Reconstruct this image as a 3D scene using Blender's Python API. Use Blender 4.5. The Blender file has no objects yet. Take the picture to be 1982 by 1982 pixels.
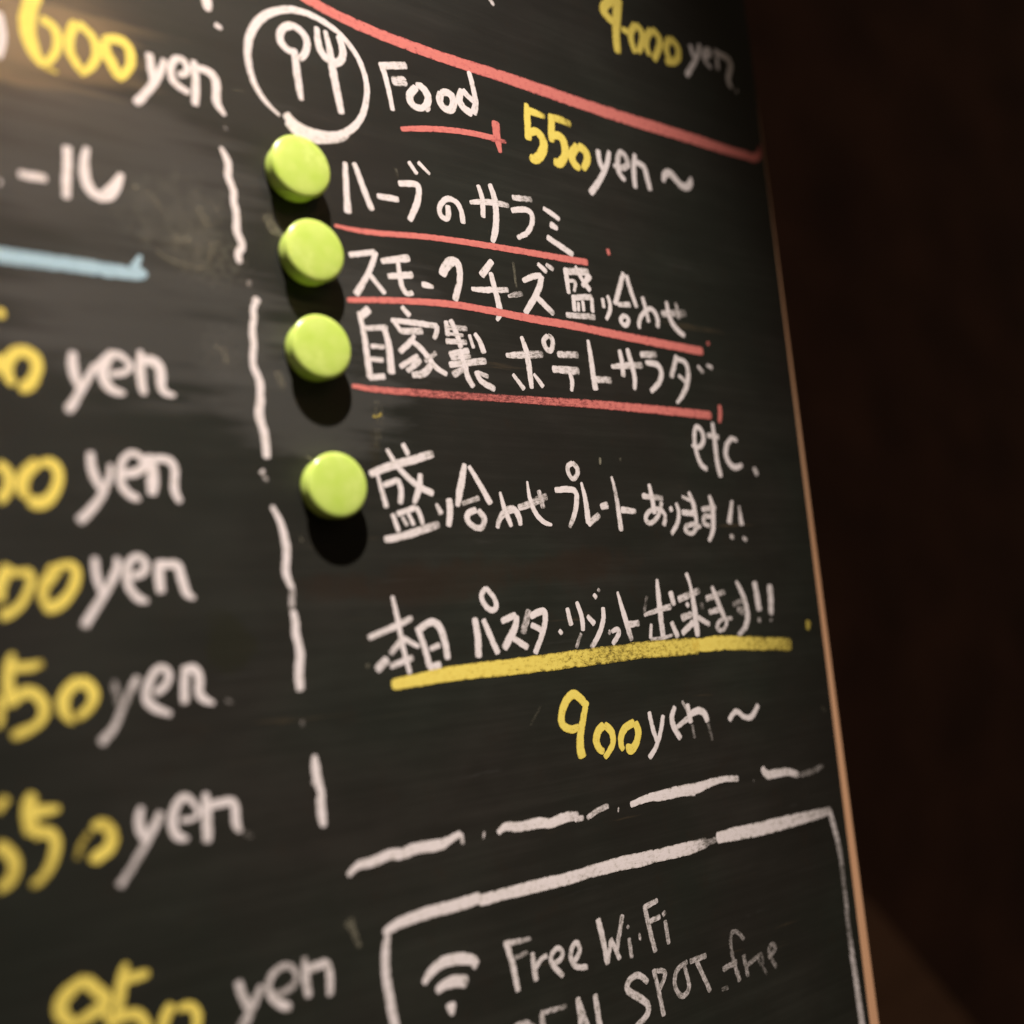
import bpy, bmesh, math, random
from mathutils import Vector, Matrix

random.seed(7)
S = bpy.context.scene
COL = S.collection

# ------------------------------------------------------------------ camera
# The board is the upright plane y = 0 (x to the right along the writing, z up,
# its front looks to -y).  H, U, N are those axes as the camera sees them.
PIX, FOC = 1982.0, 2080.0
CX = PIX / 2

def norm(v):
    return Vector(v).normalized()

H = norm((3590 - CX, 1030 - CX, FOC))
e0 = Vector((1440 - CX, 0 - CX, FOC)); e1 = Vector((1701 - CX, 1982 - CX, FOC))
U = H.cross(e0.cross(e1)).normalized()
if U.y > 0: U = -U
N = H.cross(U).normalized()
if N.z > 0: N = -N
m4 = Vector(((654 - CX) / FOC, (939 - CX) / FOC, 1))
ZC = 0.492 * N.dot(m4) / N.z
BOARD_Z = 1.35
ORIGIN = Vector((0, 0, BOARD_Z))

def to_world(v):
    return Vector((v.dot(H), -v.dot(N), v.dot(U)))

CAM_POS = ORIGIN + to_world(Vector((0, 0, -ZC)))
right = to_world(Vector((1, 0, 0))); up = to_world(Vector((0, -1, 0))); back = to_world(Vector((0, 0, -1)))
cam_d = bpy.data.cameras.new("camera")
cam = bpy.data.objects.new("camera", cam_d); COL.objects.link(cam)
m = Matrix((right, up, back)).transposed().to_4x4()
m.translation = CAM_POS
cam.matrix_world = m
cam_d.sensor_width = 36.0; cam_d.sensor_height = 36.0
cam_d.lens = FOC / PIX * 36.0
cam_d.clip_start = 0.02; cam_d.clip_end = 50
cam_d.dof.use_dof = True
cam_d.dof.aperture_fstop = 2.25
S.camera = cam

def ray(px, py):
    return to_world(Vector(((px - CX) / FOC, (py - CX) / FOC, 1)))

def on_board(px, py, out=0.0):
    """where the sight line through a photo point meets the board (x, z), 'out' metres in front of it"""
    r = ray(px, py)
    t = (-out - CAM_POS.y) / r.y
    p = CAM_POS + r * t
    return p.x, p.z

fx, fz = on_board(1050, 850)
cam_d.dof.focus_distance = (Vector((fx, 0, fz)) - CAM_POS).dot(-back)

# ------------------------------------------------------------------ world, lights, exposure
world = bpy.data.worlds.new("World"); S.world = world
world.use_nodes = True
bg = world.node_tree.nodes["Background"]
bg.inputs[0].default_value = (1.0, 0.72, 0.45, 1); bg.inputs[1].default_value = 0.045

MX, MZ = on_board(660, 760)

def spot(name, loc, target, power, cone, blend, radius, color):
    d = bpy.data.lights.new(name, 'SPOT'); d.energy = power; d.spot_size = math.radians(cone)
    d.spot_blend = blend; d.shadow_soft_size = radius; d.color = color
    o = bpy.data.objects.new(name, d); COL.objects.link(o); o.location = loc
    o.rotation_euler = (Vector(target) - Vector(loc)).to_track_quat('-Z', 'Y').to_euler()
    return o

def area(name, loc, target, power, sx, sy, color):
    d = bpy.data.lights.new(name, 'AREA'); d.energy = power; d.shape = 'RECTANGLE'
    d.size = sx; d.size_y = sy; d.color = color
    o = bpy.data.objects.new(name, d); COL.objects.link(o); o.location = loc
    o.rotation_euler = (Vector(target) - Vector(loc)).to_track_quat('-Z', 'Y').to_euler()
    return o

LDIR = norm((-0.20, -0.44, 0.88))
KEY = Vector((MX, 0, MZ)) + LDIR * 2.4
AX, AZ = on_board(650, 780)
spot("track_spotlight", KEY, (AX, 0, AZ), 610, 20.0, 1.0, 0.042, (1.0, 0.885, 0.82))

# the ceiling lamp whose soft mirror image sits in the top left corner of the board
gx, gz = on_board(45, 45)
gp = Vector((gx, 0, gz)); gd = (gp - CAM_POS).normalized(); gd.y = -gd.y
ceil = area("ceiling_lamp", gp + gd * 1.1, gp, 0.045, 0.16, 0.07, (1.0, 0.58, 0.25))
ceil.data.spread = math.radians(22)
# unseen soft area light, added to give the board its sheen
sx_, sz_ = on_board(430, 560)
sp_ = Vector((sx_, 0, sz_)); sd = (sp_ - CAM_POS).normalized(); sd.y = -sd.y
area("sheen_fill", sp_ + sd * 2.2 + Vector((0, 0, 0.35)), sp_, 0.55, 0.75, 0.75, (1.0, 0.88, 0.74))

vs = S.view_settings
vs.view_transform = 'Standard'; vs.look = 'None'; vs.exposure = 0; vs.gamma = 1; vs.use_curve_mapping = False
S.cycles.max_bounces = 6
S.cycles.transparent_max_bounces = 24

# ------------------------------------------------------------------ helpers
def mat(name):
    mt = bpy.data.materials.new(name); mt.use_nodes = True
    nt = mt.node_tree
    return mt, nt, nt.nodes["Principled BSDF"], nt.nodes["Material Output"]

def node(nt, typ, **kw):
    n = nt.nodes.new(typ)
    for k, v in kw.items():
        setattr(n, k, v)
    return n

def math_node(nt, op, a, b=None, clamp=False):
    n = nt.nodes.new("ShaderNodeMath"); n.operation = op; n.use_clamp = clamp
    for i, v in enumerate((a, b)):
        if v is None: continue
        if isinstance(v, (int, float)): n.inputs[i].default_value = v
        else: nt.links.new(v, n.inputs[i])
    return n.outputs[0]

def ramp(nt, fac, stops):
    r = nt.nodes.new("ShaderNodeValToRGB")
    cr = r.color_ramp
    while len(cr.elements) < len(stops): cr.elements.new(0.5)
    for el, (p, c) in zip(cr.elements, stops):
        el.position = p; el.color = (*c, 1) if len(c) == 3 else c
    nt.links.new(fac, r.inputs[0])
    return r.outputs[0]

def noise(nt, vec, scale, detail=3, rough=0.55, loc=None, sc=None):
    if loc or sc:
        mp = nt.nodes.new("ShaderNodeMapping")
        if loc: mp.inputs[1].default_value = loc
        if sc: mp.inputs[3].default_value = sc
        nt.links.new(vec, mp.inputs[0]); vec = mp.outputs[0]
    n = nt.nodes.new("ShaderNodeTexNoise")
    n.inputs["Scale"].default_value = scale; n.inputs["Detail"].default_value = detail
    n.inputs["Roughness"].default_value = rough
    nt.links.new(vec, n.inputs["Vector"])
    return n.outputs[0]

def empty(name, loc, label, cat, group=None):
    o = bpy.data.objects.new(name, None); COL.objects.link(o); o.location = loc
    o.empty_display_size = 0.02
    o["label"] = label; o["category"] = cat
    if group: o["group"] = group
    return o

def link_mesh(name, me, mt, parent=None, label=None):
    o = bpy.data.objects.new(name, me); COL.objects.link(o)
    if mt: me.materials.append(mt)
    if parent:
        o.parent = parent
    if label: o["label"] = label
    return o

# ------------------------------------------------------------------ materials
def board_material():
    mt, nt, bs, out = mat("black_chalkboard_paint")
    tc = node(nt, "ShaderNodeTexCoord").outputs["Object"]
    big = noise(nt, tc, 6.0, 4, 0.6)
    streak = noise(nt, tc, 1.0, 5, 0.7, sc=(5.0, 1.0, 190.0))
    streak2 = noise(nt, tc, 1.0, 4, 0.6, loc=(3, 0, 5), sc=(11.0, 1.0, 60.0))
    smear = noise(nt, tc, 1.0, 4, 0.6, loc=(1.2, 0, .4), sc=(14.0, 1.0, 30.0))
    a = math_node(nt, 'MULTIPLY', streak, 0.45)
    b = math_node(nt, 'MULTIPLY', streak2, 0.35)
    c = math_node(nt, 'MULTIPLY', big, 0.5)
    d = math_node(nt, 'MULTIPLY', smear, 0.4)
    s = math_node(nt, 'ADD', math_node(nt, 'ADD', a, b), math_node(nt, 'ADD', c, d))
    s = math_node(nt, 'MULTIPLY', s, 0.6)
    colr = ramp(nt, s, [(0.34, (0.0102, 0.0107, 0.0084)), (0.50, (0.0142, 0.0148, 0.0116)), (0.66, (0.0235, 0.0240, 0.0192))])
    tint = noise(nt, tc, 9.0, 2, 0.5, loc=(4, 2, 1))
    tcol = ramp(nt, tint, [(0.38, (0.94, 1.04, 0.92)), (0.62, (1.10, 0.94, 0.92))])
    mx = node(nt, "ShaderNodeMix", data_type='RGBA', blend_type='MULTIPLY')
    mx.inputs[0].default_value = 0.8
    nt.links.new(colr, mx.inputs[6]); nt.links.new(tcol, mx.inputs[7])
    cur = mx.outputs[2]
    def patch(cur, px, py, rx, rz, rot, scale, colr, amount, lo=0.46, hi=0.62, sc=(1, 1, 1)):
        """a patch of stain, dust or painted glow: ragged, with a place of its own on the board"""
        X, Z = on_board(px, py)
        mp = node(nt, "ShaderNodeMapping", vector_type='TEXTURE')
        mp.inputs[1].default_value = (X, 0, Z - BOARD_Z); mp.inputs[2].default_value = (0, math.radians(rot), 0)
        mp.inputs[3].default_value = (rx, 1.0, rz)
        nt.links.new(tc, mp.inputs[0])
        ln = node(nt, "ShaderNodeVectorMath", operation='LENGTH'); nt.links.new(mp.outputs[0], ln.inputs[0])
        fall = node(nt, "ShaderNodeMapRange", interpolation_type='SMOOTHSTEP')
        fall.inputs[1].default_value = 0.25; fall.inputs[2].default_value = 1.0
        fall.inputs[3].default_value = 0.16; fall.inputs[4].default_value = -0.22
        nt.links.new(ln.outputs["Value"], fall.inputs[0])
        nz = noise(nt, tc, scale, 5, 0.65, loc=(px * .01, 0, py * .013), sc=sc)
        mk = node(nt, "ShaderNodeMapRange", interpolation_type='SMOOTHSTEP')
        mk.inputs[1].default_value = lo; mk.inputs[2].default_value = hi
        mk.inputs[3].default_value = 0; mk.inputs[4].default_value = amount
        nt.links.new(math_node(nt, 'ADD', nz, fall.outputs[0]), mk.inputs[0])
        m2 = node(nt, "ShaderNodeMix", data_type='RGBA')
        nt.links.new(mk.outputs[0], m2.inputs[0]); nt.links.new(cur, m2.inputs[6]); m2.inputs[7].default_value = (*colr, 1)
        return m2.outputs[2]
    BROWN = (0.022, 0.0125, 0.0065); DUST = (0.115, 0.110, 0.085); GLOW_DUST = (0.070, 0.069, 0.063)
    cur = patch(cur, 640, 1140, 0.034, 0.011, -4, 70, BROWN, 0.5, 0.34, 0.70)
    cur = patch(cur, 870, 1125, 0.075, 0.017, -4, 45, BROWN, 0.55, 0.34, 0.70)
    cur = patch(cur, 1130, 1095, 0.075, 0.015, -3, 45, BROWN, 0.5, 0.34, 0.70)
    cur = patch(cur, 725, 850, 0.006, 0.030, 3, 120, (0.02, 0.017, 0.008), 0.6)
    cur = patch(cur, 440, 1250, 0.018, 0.022, 0, 60, (0.014, 0.014, 0.006), 0.6)
    cur = patch(cur, 350, 420, 0.045, 0.036, 0, 110, DUST, 0.42, 0.46, 0.78)
    cur = patch(cur, 400, 500, 0.034, 0.026, 10, 300, DUST, 0.45, 0.47, 0.78)
    cur = patch(cur, 430, 680, 0.024, 0.024, 10, 420, DUST, 0.35, 0.55, 0.75)
    cur = patch(cur, 300, 620, 0.11, 0.050, -4, 1.0, GLOW_DUST, 0.55, 0.42, 0.66, (9, 1, 110))  # grey patches: chalk dust, with the board's lit glow painted into the colour
    cur = patch(cur, 220, 330, 0.12, 0.060, -4, 1.0, GLOW_DUST, 0.45, 0.44, 0.68, (8, 1, 120))
    cur = patch(cur, 40, 70, 0.09, 0.035, -5, 1.0, (0.13, 0.090, 0.045), 0.75, 0.42, 0.62, (7, 1, 100))  # brown streaks paint the lamp's glare into the top left corner
    cur = patch(cur, 600, 760, 0.09, 0.055, 0, 1.0, GLOW_DUST, 0.55, 0.42, 0.66, (14, 1, 80))
    cur = patch(cur, 760, 620, 0.08, 0.05, 0, 1.0, GLOW_DUST, 0.35, 0.44, 0.66, (12, 1, 90))
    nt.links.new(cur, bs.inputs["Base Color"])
    bs.inputs["Coat Weight"].default_value = 0.10; bs.inputs["Coat Roughness"].default_value = 0.17
    rg = ramp(nt, s, [(0.35, (0.47,) * 3), (0.65, (0.60,) * 3)])
    nt.links.new(rg, bs.inputs["Roughness"])
    bs.inputs["Specular IOR Level"].default_value = 0.30
    bp = node(nt, "ShaderNodeBump"); bp.inputs["Strength"].default_value = 0.08; bp.inputs["Distance"].default_value = 0.0004
    nt.links.new(math_node(nt, 'ADD', streak, math_node(nt, 'MULTIPLY', streak2, 0.6)), bp.inputs["Height"])
    nt.links.new(bp.outputs[0], bs.inputs["Normal"])
    return mt

def chalk_material(name, thick, thin, faint=1.0):
    """chalk-marker ink: streaky along the stroke, ragged at its sides, broken up where the stroke ran dry"""
    mt, nt, bs, out = mat(name)
    uv = node(nt, "ShaderNodeUVMap"); uv.uv_map = "stroke"
    dry = node(nt, "ShaderNodeAttribute"); dry.attribute_name = "dry"
    sep = node(nt, "ShaderNodeSeparateXYZ"); nt.links.new(uv.outputs[0], sep.inputs[0])
    tc = node(nt, "ShaderNodeTexCoord").outputs["Object"]
    streak = noise(nt, uv.outputs[0], 1.0, 3, 0.6, sc=(0.28, 3.2, 1.0))
    grain = noise(nt, tc, 1500.0, 3, 0.6)
    patch = noise(nt, tc, 330.0, 3, 0.55)
    n = math_node(nt, 'ADD', math_node(nt, 'MULTIPLY', streak, 0.38),
                  math_node(nt, 'ADD', math_node(nt, 'MULTIPLY', grain, 0.32), math_node(nt, 'MULTIPLY', patch, 0.30)))
    av = math_node(nt, 'ABSOLUTE', sep.outputs[1])
    edge = node(nt, "ShaderNodeMapRange", interpolation_type='SMOOTHSTEP')
    edge.inputs[1].default_value = 0.70; edge.inputs[2].default_value = 1.0
    edge.inputs[3].default_value = 0.0; edge.inputs[4].default_value = 0.42
    nt.links.new(av, edge.inputs[0])
    de = math_node(nt, 'ADD', dry.outputs["Fac"], edge.outputs[0])
    thr = math_node(nt, 'ADD', math_node(nt, 'MULTIPLY', de, 0.24), 0.285)
    a = math_node(nt, 'DIVIDE', math_node(nt, 'SUBTRACT', n, thr), math_node(nt, 'ADD', math_node(nt, 'MULTIPLY', dry.outputs["Fac"], 0.22), 0.14), clamp=True)
    a = math_node(nt, 'MULTIPLY', a, math_node(nt, 'SUBTRACT', 1.0, math_node(nt, 'MULTIPLY', dry.outputs["Fac"], 0.45)))
    a = math_node(nt, 'MULTIPLY', a, faint * 0.95, clamp=True)
    shade = math_node(nt, 'SUBTRACT', math_node(nt, 'ADD', math_node(nt, 'MULTIPLY', patch, 0.6), math_node(nt, 'MULTIPLY', streak, 0.5)),
                      math_node(nt, 'MULTIPLY', de, 0.35))
    colr = ramp(nt, shade, [(0.20, thin), (0.56, thick)])
    nt.links.new(colr, bs.inputs["Base Color"])
    bs.inputs["Roughness"].default_value = 0.75
    bs.inputs["Specular IOR Level"].default_value = 0.25
    nt.links.new(a, bs.inputs["Alpha"])
    bp = node(nt, "ShaderNodeBump"); bp.inputs["Strength"].default_value = 0.25; bp.inputs["Distance"].default_value = 0.0002
    nt.links.new(n, bp.inputs["Height"]); nt.links.new(bp.outputs[0], bs.inputs["Normal"])
    return mt

INK = {
    'white': chalk_material("white_chalk_ink", (0.81, 0.745, 0.73), (0.50, 0.46, 0.38)),
    'yellow': chalk_material("yellow_chalk_ink", (0.85, 0.70, 0.140), (0.73, 0.53, 0.07)),
    'coral': chalk_material("coral_chalk_ink", (0.69, 0.205, 0.170), (0.47, 0.095, 0.100)),
    'blue': chalk_material("blue_chalk_ink", (0.38, 0.55, 0.63), (0.26, 0.42, 0.51)),
    'dust': chalk_material("chalk_dust", (0.34, 0.32, 0.23), (0.24, 0.22, 0.15), 0.75),

}

def wood_material():
    mt, nt, bs, out = mat("bare_wood")
    tc = node(nt, "ShaderNodeTexCoord").outputs["Object"]
    g = noise(nt, tc, 1.0, 4, 0.6, sc=(900.0, 300.0, 12.0))
    c = ramp(nt, g, [(0.3, (0.80, 0.42, 0.22)), (0.7, (0.90, 0.54, 0.31))])
    nt.links.new(c, bs.inputs["Base Color"]); bs.inputs["Roughness"].default_value = 0.6
    return mt

def wall_material():
    mt, nt, bs, out = mat("dark_brown_wall")
    tc = node(nt, "ShaderNodeTexCoord").outputs["Object"]
    g = noise(nt, tc, 3.0, 4, 0.6)
    c = ramp(nt, g, [(0.3, (0.075, 0.036, 0.030)), (0.7, (0.17, 0.078, 0.062))])
    nt.links.new(c, bs.inputs["Base Color"]); bs.inputs["Roughness"].default_value = 0.8
    return mt

def plastic_material():
    mt, nt, bs, out = mat("lime_green_plastic")
    tc = node(nt, "ShaderNodeTexCoord").outputs["Object"]
    g = noise(nt, tc, 120.0, 3, 0.5)
    c = ramp(nt, g, [(0.3, (0.51, 0.70, 0.110)), (0.7, (0.61, 0.76, 0.18))])
    nt.links.new(c, bs.inputs["Base Color"])
    bs.inputs["Coat Weight"].default_value = 0.4; bs.inputs["Coat Roughness"].default_value = 0.22
    sc = noise(nt, tc, 900.0, 4, 0.6, sc=(1.0, 1.0, 0.12))
    bp = node(nt, "ShaderNodeBump"); bp.inputs["Strength"].default_value = 0.12; bp.inputs["Distance"].default_value = 0.0002
    nt.links.new(math_node(nt, 'ADD', sc, g), bp.inputs["Height"]); nt.links.new(bp.outputs[0], bs.inputs["Normal"])
    r = ramp(nt, g, [(0.3, (0.19,) * 3), (0.7, (0.30,) * 3)])
    nt.links.new(r, bs.inputs["Roughness"])
    return mt

# ------------------------------------------------------------------ setting: the dark wall far behind
WALL_Y = 1.3
bm = bmesh.new()
bmesh.ops.create_grid(bm, x_segments=8, y_segments=8, size=3.2)
me = bpy.data.meshes.new("wall"); bm.to_mesh(me); bm.free()
wall = link_mesh("wall", me, wall_material())
wall.rotation_euler = (math.pi / 2, 0, 0); wall.location = (1.6, WALL_Y, BOARD_Z)
wall["kind"] = "structure"

# a brown slanting panel, far out of focus, beyond the lower right edge of the board
def plane_pt(px, py, y):
    r = ray(px, py); t = (y - CAM_POS.y) / r.y
    return CAM_POS + r * t
def panel_material():
    mt, nt, bs, out = mat("brown_wood_panel")
    tc = node(nt, "ShaderNodeTexCoord").outputs["Object"]
    g = noise(nt, tc, 1.0, 4, 0.6, sc=(8, 8, 60))
    c = ramp(nt, g, [(0.3, (0.27, 0.145, 0.10)), (0.7, (0.35, 0.19, 0.135))])
    nt.links.new(c, bs.inputs["Base Color"]); bs.inputs["Roughness"].default_value = 0.6
    return mt
PY = 0.42
p0 = plane_pt(1560, 1650, PY); p1 = plane_pt(1690, 1752, PY); p2 = plane_pt(1888, 1990, PY); p3 = plane_pt(2030, 2160, PY)
bm = bmesh.new()
outline = [p0, p1, p2, p3, Vector((p3.x, PY, p3.z - 0.5)), Vector((p0.x - 0.3, PY, p3.z - 0.5)), Vector((p0.x - 0.3, PY, p0.z + 0.03))]
f = bm.faces.new([bm.verts.new(p) for p in outline])
ex = bmesh.ops.extrude_face_region(bm, geom=[f])
for v in ex["geom"]:
    if isinstance(v, bmesh.types.BMVert): v.co.y += 0.03
bmesh.ops.recalc_face_normals(bm, faces=bm.faces)
me = bpy.data.meshes.new("panel"); bm.to_mesh(me); bm.free()
pn = link_mesh("wood_panel", me, panel_material())
pn["label"] = "dim brown panel with a slanting edge, out of focus behind the board's lower right edge"
pn["category"] = "panel"

# ------------------------------------------------------------------ the menu board
board = empty("menu_board", (0, 0, BOARD_Z), "black chalkboard menu covered in handwritten chalk lettering, with a bare wood right edge", "chalkboard")
EDGE_X = on_board(1571, 991)[0]
TOP, BOT, LEFT = 0.62, -0.62, -0.62
THICK = 0.015

def edge_w(z):
    """bare wood along the right edge is wider towards the bottom"""
    y0 = on_board(1481, 310)[1] - BOARD_Z
    return max(0.0007 if z < y0 + 0.03 else 0.00015, 0.0005 + (y0 - z) * 0.0150)

bm = bmesh.new()
zs = [BOT + (TOP - BOT) * i / 40 for i in range(41)]
jit = [random.uniform(-0.00012, 0.00012) for _ in zs]
def strip(bm, xl, xr, y0, y1):
    rows = []
    for i, z in enumerate(zs):
        a, b = xl(z, i), xr(z, i)
        rows.append([bm.verts.new((a, y0, z)), bm.verts.new((b, y0, z)), bm.verts.new((b, y1, z)), bm.verts.new((a, y1, z))])
    for r, q in zip(rows, rows[1:]):
        for k in range(4):
            bm.faces.new([r[k], r[(k + 1) % 4], q[(k + 1) % 4], q[k]])
    bm.faces.new(rows[0][::-1]); bm.faces.new(rows[-1])
    bmesh.ops.recalc_face_normals(bm, faces=bm.faces)
strip(bm, lambda z, i: LEFT, lambda z, i: EDGE_X - edge_w(z) + jit[i], 0.0, THICK)
me = bpy.data.meshes.new("panel_front"); bm.to_mesh(me); bm.free()
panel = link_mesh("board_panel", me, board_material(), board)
bm = bmesh.new()
strip(bm, lambda z, i: EDGE_X - edge_w(z) + jit[i], lambda z, i: EDGE_X, 0.0002, THICK - 0.0003)
me = bpy.data.meshes.new("wood_edge"); bm.to_mesh(me); bm.free()
link_mesh("wood_edge", me, wood_material(), board, "thin orange brown bare wood edge, wider towards the bottom")

# ------------------------------------------------------------------ chalk strokes
class Ink:
    height = 0.00003
TILE = 1932 / 500.0

def smooth_path(pts, it=2):
    for _ in range(it):
        if len(pts) < 3: break
        q = [pts[0]]
        for a, b in zip(pts, pts[1:]):
            q.append(tuple(a[k] * .75 + b[k] * .25 for k in range(3)))
            q.append(tuple(a[k] * .25 + b[k] * .75 for k in range(3)))
        q.append(pts[-1])
        # keep the ends, drop the doubled neighbours
        pts = [q[0]] + q[2:-2] + [q[-1]] if len(q) > 4 else q
    return pts

def wobble(n, amp, step):
    ctrl = [random.uniform(-amp, amp) for _ in range(int(n / step) + 3)]
    res = []
    for i in range(n):
        t = i / step; k = int(t); f_ = t - k; f_ = f_ * f_ * (3 - 2 * f_)
        res.append(ctrl[k] * (1 - f_) + ctrl[k + 1] * f_)
    return res

def write(name, ink, parent, origin, text, label=None, scale=TILE):
    """text: one stroke per line, 'widths | x,y x,y ... | dryness' measured on the photo from origin; all strokes join one mesh"""
    verts, faces, uvs, drys = [], [], [], []
    for line in text.strip().split("\n"):
        f_ = [s.strip() for s in line.split("|")]
        ws = [float(t) for t in f_[0].split(",")]
        raw = [tuple(float(c) for c in t.split(",")) for t in f_[1].split()]
        dr = [float(t) for t in f_[2].split(",")] if len(f_) > 2 and f_[2] else [0.0]
        og = origin
        if len(f_) > 3:
            og = tuple(float(t) for t in f_[3].split(","))
        pts = []
        for i, (px, py) in enumerate(raw):
            tt = i / max(1, len(raw) - 1)
            if len(ws) == len(raw): w = ws[i]
            else:
                k = tt * (len(ws) - 1); j = min(int(k), len(ws) - 2) if len(ws) > 1 else 0
                w = ws[0] if len(ws) == 1 else ws[j] + (ws[j + 1] - ws[j]) * (k - j)
            X, Z = on_board(og[0] + px / scale, og[1] + py / scale)
            # width on the board: the mean of the local scales
            X2, Z2 = on_board(og[0] + px / scale + 1, og[1] + py / scale)
            X3, Z3 = on_board(og[0] + px / scale, og[1] + py / scale + 1)
            sc = math.sqrt(abs((X2 - X) * (Z3 - Z) - (X3 - X) * (Z2 - Z)))
            pts.append((X, Z - BOARD_Z, w / scale * sc * {'white': 0.95, 'coral': 0.92}.get(ink, 1.0)))
        if len(pts) == 1:
            pts.append((pts[0][0] + pts[0][2] * 0.2, pts[0][1], pts[0][2]))
        pts = smooth_path(pts, 2)
        # resample
        L = [0.0]
        for a, b in zip(pts, pts[1:]): L.append(L[-1] + math.hypot(b[0] - a[0], b[1] - a[1]))
        tot = L[-1]
        wmean = sum(p[2] for p in pts) / len(pts)
        step = max(0.00022, wmean * 0.11)
        n = max(6, int(tot / step) + 1)
        path = []; j = 0
        for i in range(n):
            d = tot * i / (n - 1)
            while j < len(L) - 2 and L[j + 1] < d: j += 1
            q = (d - L[j]) / max(1e-9, L[j + 1] - L[j])
            path.append(tuple(pts[j][k] + (pts[j + 1][k] - pts[j][k]) * q for k in range(3)) + (d,))
        w1 = wobble(n, 0.055, 5.0); w2 = wobble(n, 0.055, 5.0)
        w3 = wobble(n, 0.03, 1.6); w4 = wobble(n, 0.03, 1.6)
        base = len(verts); ACR = (-1.0, -0.55, 0.0, 0.55, 1.0)
        dbase = random.uniform(-0.05, 0.06); ustart = random.uniform(0, 400); vstart = random.uniform(0, 50)
        for i, (x, z, w, d) in enumerate(path):
            a = path[max(0, i - 1)]; b = path[min(n - 1, i + 1)]
            tx, tz = b[0] - a[0], b[1] - a[1]
            l = math.hypot(tx, tz) or 1e-9
            nx, nz = -tz / l, tx / l
            cap = 1.0
            cl = w * 0.30
            dd = min(d, tot - d)
            if dd < cl:
                u_ = 1 - dd / cl
                cap = max(0.5, (1 - u_ ** 3) ** (1 / 3)) if u_ < 1 else 0.5
            frac = d / max(tot, 1e-9)
            k = frac * (len(dr) - 1); jj = min(int(k), len(dr) - 2) if len(dr) > 1 else 0
            dv = dr[0] if len(dr) == 1 else dr[jj] + (dr[jj + 1] - dr[jj]) * (k - jj)
            dv += dbase * 0.6
            if tot - d < wmean * 0.6: dv += 0.12 * (1 - (tot - d) / (wmean * 0.6))
            y = -(Ink.height + 2e-8 * i)
            for s in ACR:
                wob = (w1[i] + w3[i]) if s > 0 else (w2[i] + w4[i])
                off = s * w * 0.5 * cap * (1 + wob)
                # a marker leaves a very slightly raised film
                verts.append((x + nx * off, y - (1 - s * s) * 0.000012, z + nz * off))
                uvs.append((ustart + d * 1000, s)); drys.append(max(0.0, dv))
        for i in range(n - 1):
            for k in range(4):
                p = base + i * 5 + k
                faces.append((p, p + 5, p + 6, p + 1))
        Ink.height += 5e-7
    me = bpy.data.meshes.new(name)
    me.from_pydata(verts, [], faces); me.update()
    uvl = me.uv_layers.new(name="stroke")
    for lp in me.loops: uvl.data[lp.index].uv = uvs[lp.vertex_index]
    at = me.attributes.new("dry", 'FLOAT', 'POINT')
    at.data.foreach_set("value", drys)
    for p in me.polygons: p.use_smooth = True
    return link_mesh(name, me, INK[ink], parent, label)

def write_each(name, ink, parent, origin, text, label=None, scale=TILE):
    for line in text.strip().split("\n"):
        write(name, ink, parent, origin, line, label, scale)

A=(450,0); B=(950,0); C=(0,0); D=(620,300); E=(960,450); F=(0,450); G=(400,450); HH=(400,850); I=(700,850)
J=(1080,850); K=(0,950); LL=(0,1482); M=(400,1300); NN=(700,1482); O=(1180,1482); P=(1180,1300); Q=(1000,1200); R=(300,1482)

T = "white chalk handwriting"
# --- top left
write("lettering", "white", board, C, """
60,60,50 | -14,90 12,200 18,300 0,400 -24,430
""", "white chalk letter cut off by the left side")
write("price_number", "yellow", board, C, """
115,120,125,115,90,60 | 262,-60 218,60 198,180 216,300 270,420 335,495
70,72,70,66,50 | 300,140 400,190 437,290 418,400 340,485
45,30 | 335,500 435,548 | 0.3
76,80,78,60 | 575,165 512,260 522,400 612,535
60,70,72,66,50 | 578,170 690,262 732,390 690,500 600,555
90,95,90,70 | 770,310 792,400 842,480 885,585
70,78,80,78,66,50 | 770,305 850,285 945,320 988,430 960,530 885,598
""", "yellow chalk price 600")
write("lettering", "white", board, C, """
62,66,60,50 | 1115,395 1130,500 1140,580 1145,640
45,62,66,68 | 1228,440 1195,560 1105,685 1012,775
50,55,52,58,62,62,58,45 | 1330,558 1398,555 1400,475 1328,425 1272,485 1278,590 1340,650 1420,698
50,62,66,55 | 1448,450 1462,570 1464,680 1460,790
55,66,70,68,66,30 | 1465,505 1570,535 1618,600 1620,690 1615,770 1685,865
""", "white chalk word yen after 600")
write("lettering", "white", board, C, """
64,66 | 138,1300 350,1337
72,66,70,62 | 502,1092 506,1220 496,1350 496,1485
48,75,88,80,70,60,44 | 650,1100 626,1215 634,1350 700,1460 775,1465 850,1380 912,1300
46,66,62,40 | 730,1488 830,1478 880,1400 912,1300
52,48 | -20,1360 8,1368
""", "white chalk letters ending in a large hooked stroke")
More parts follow.
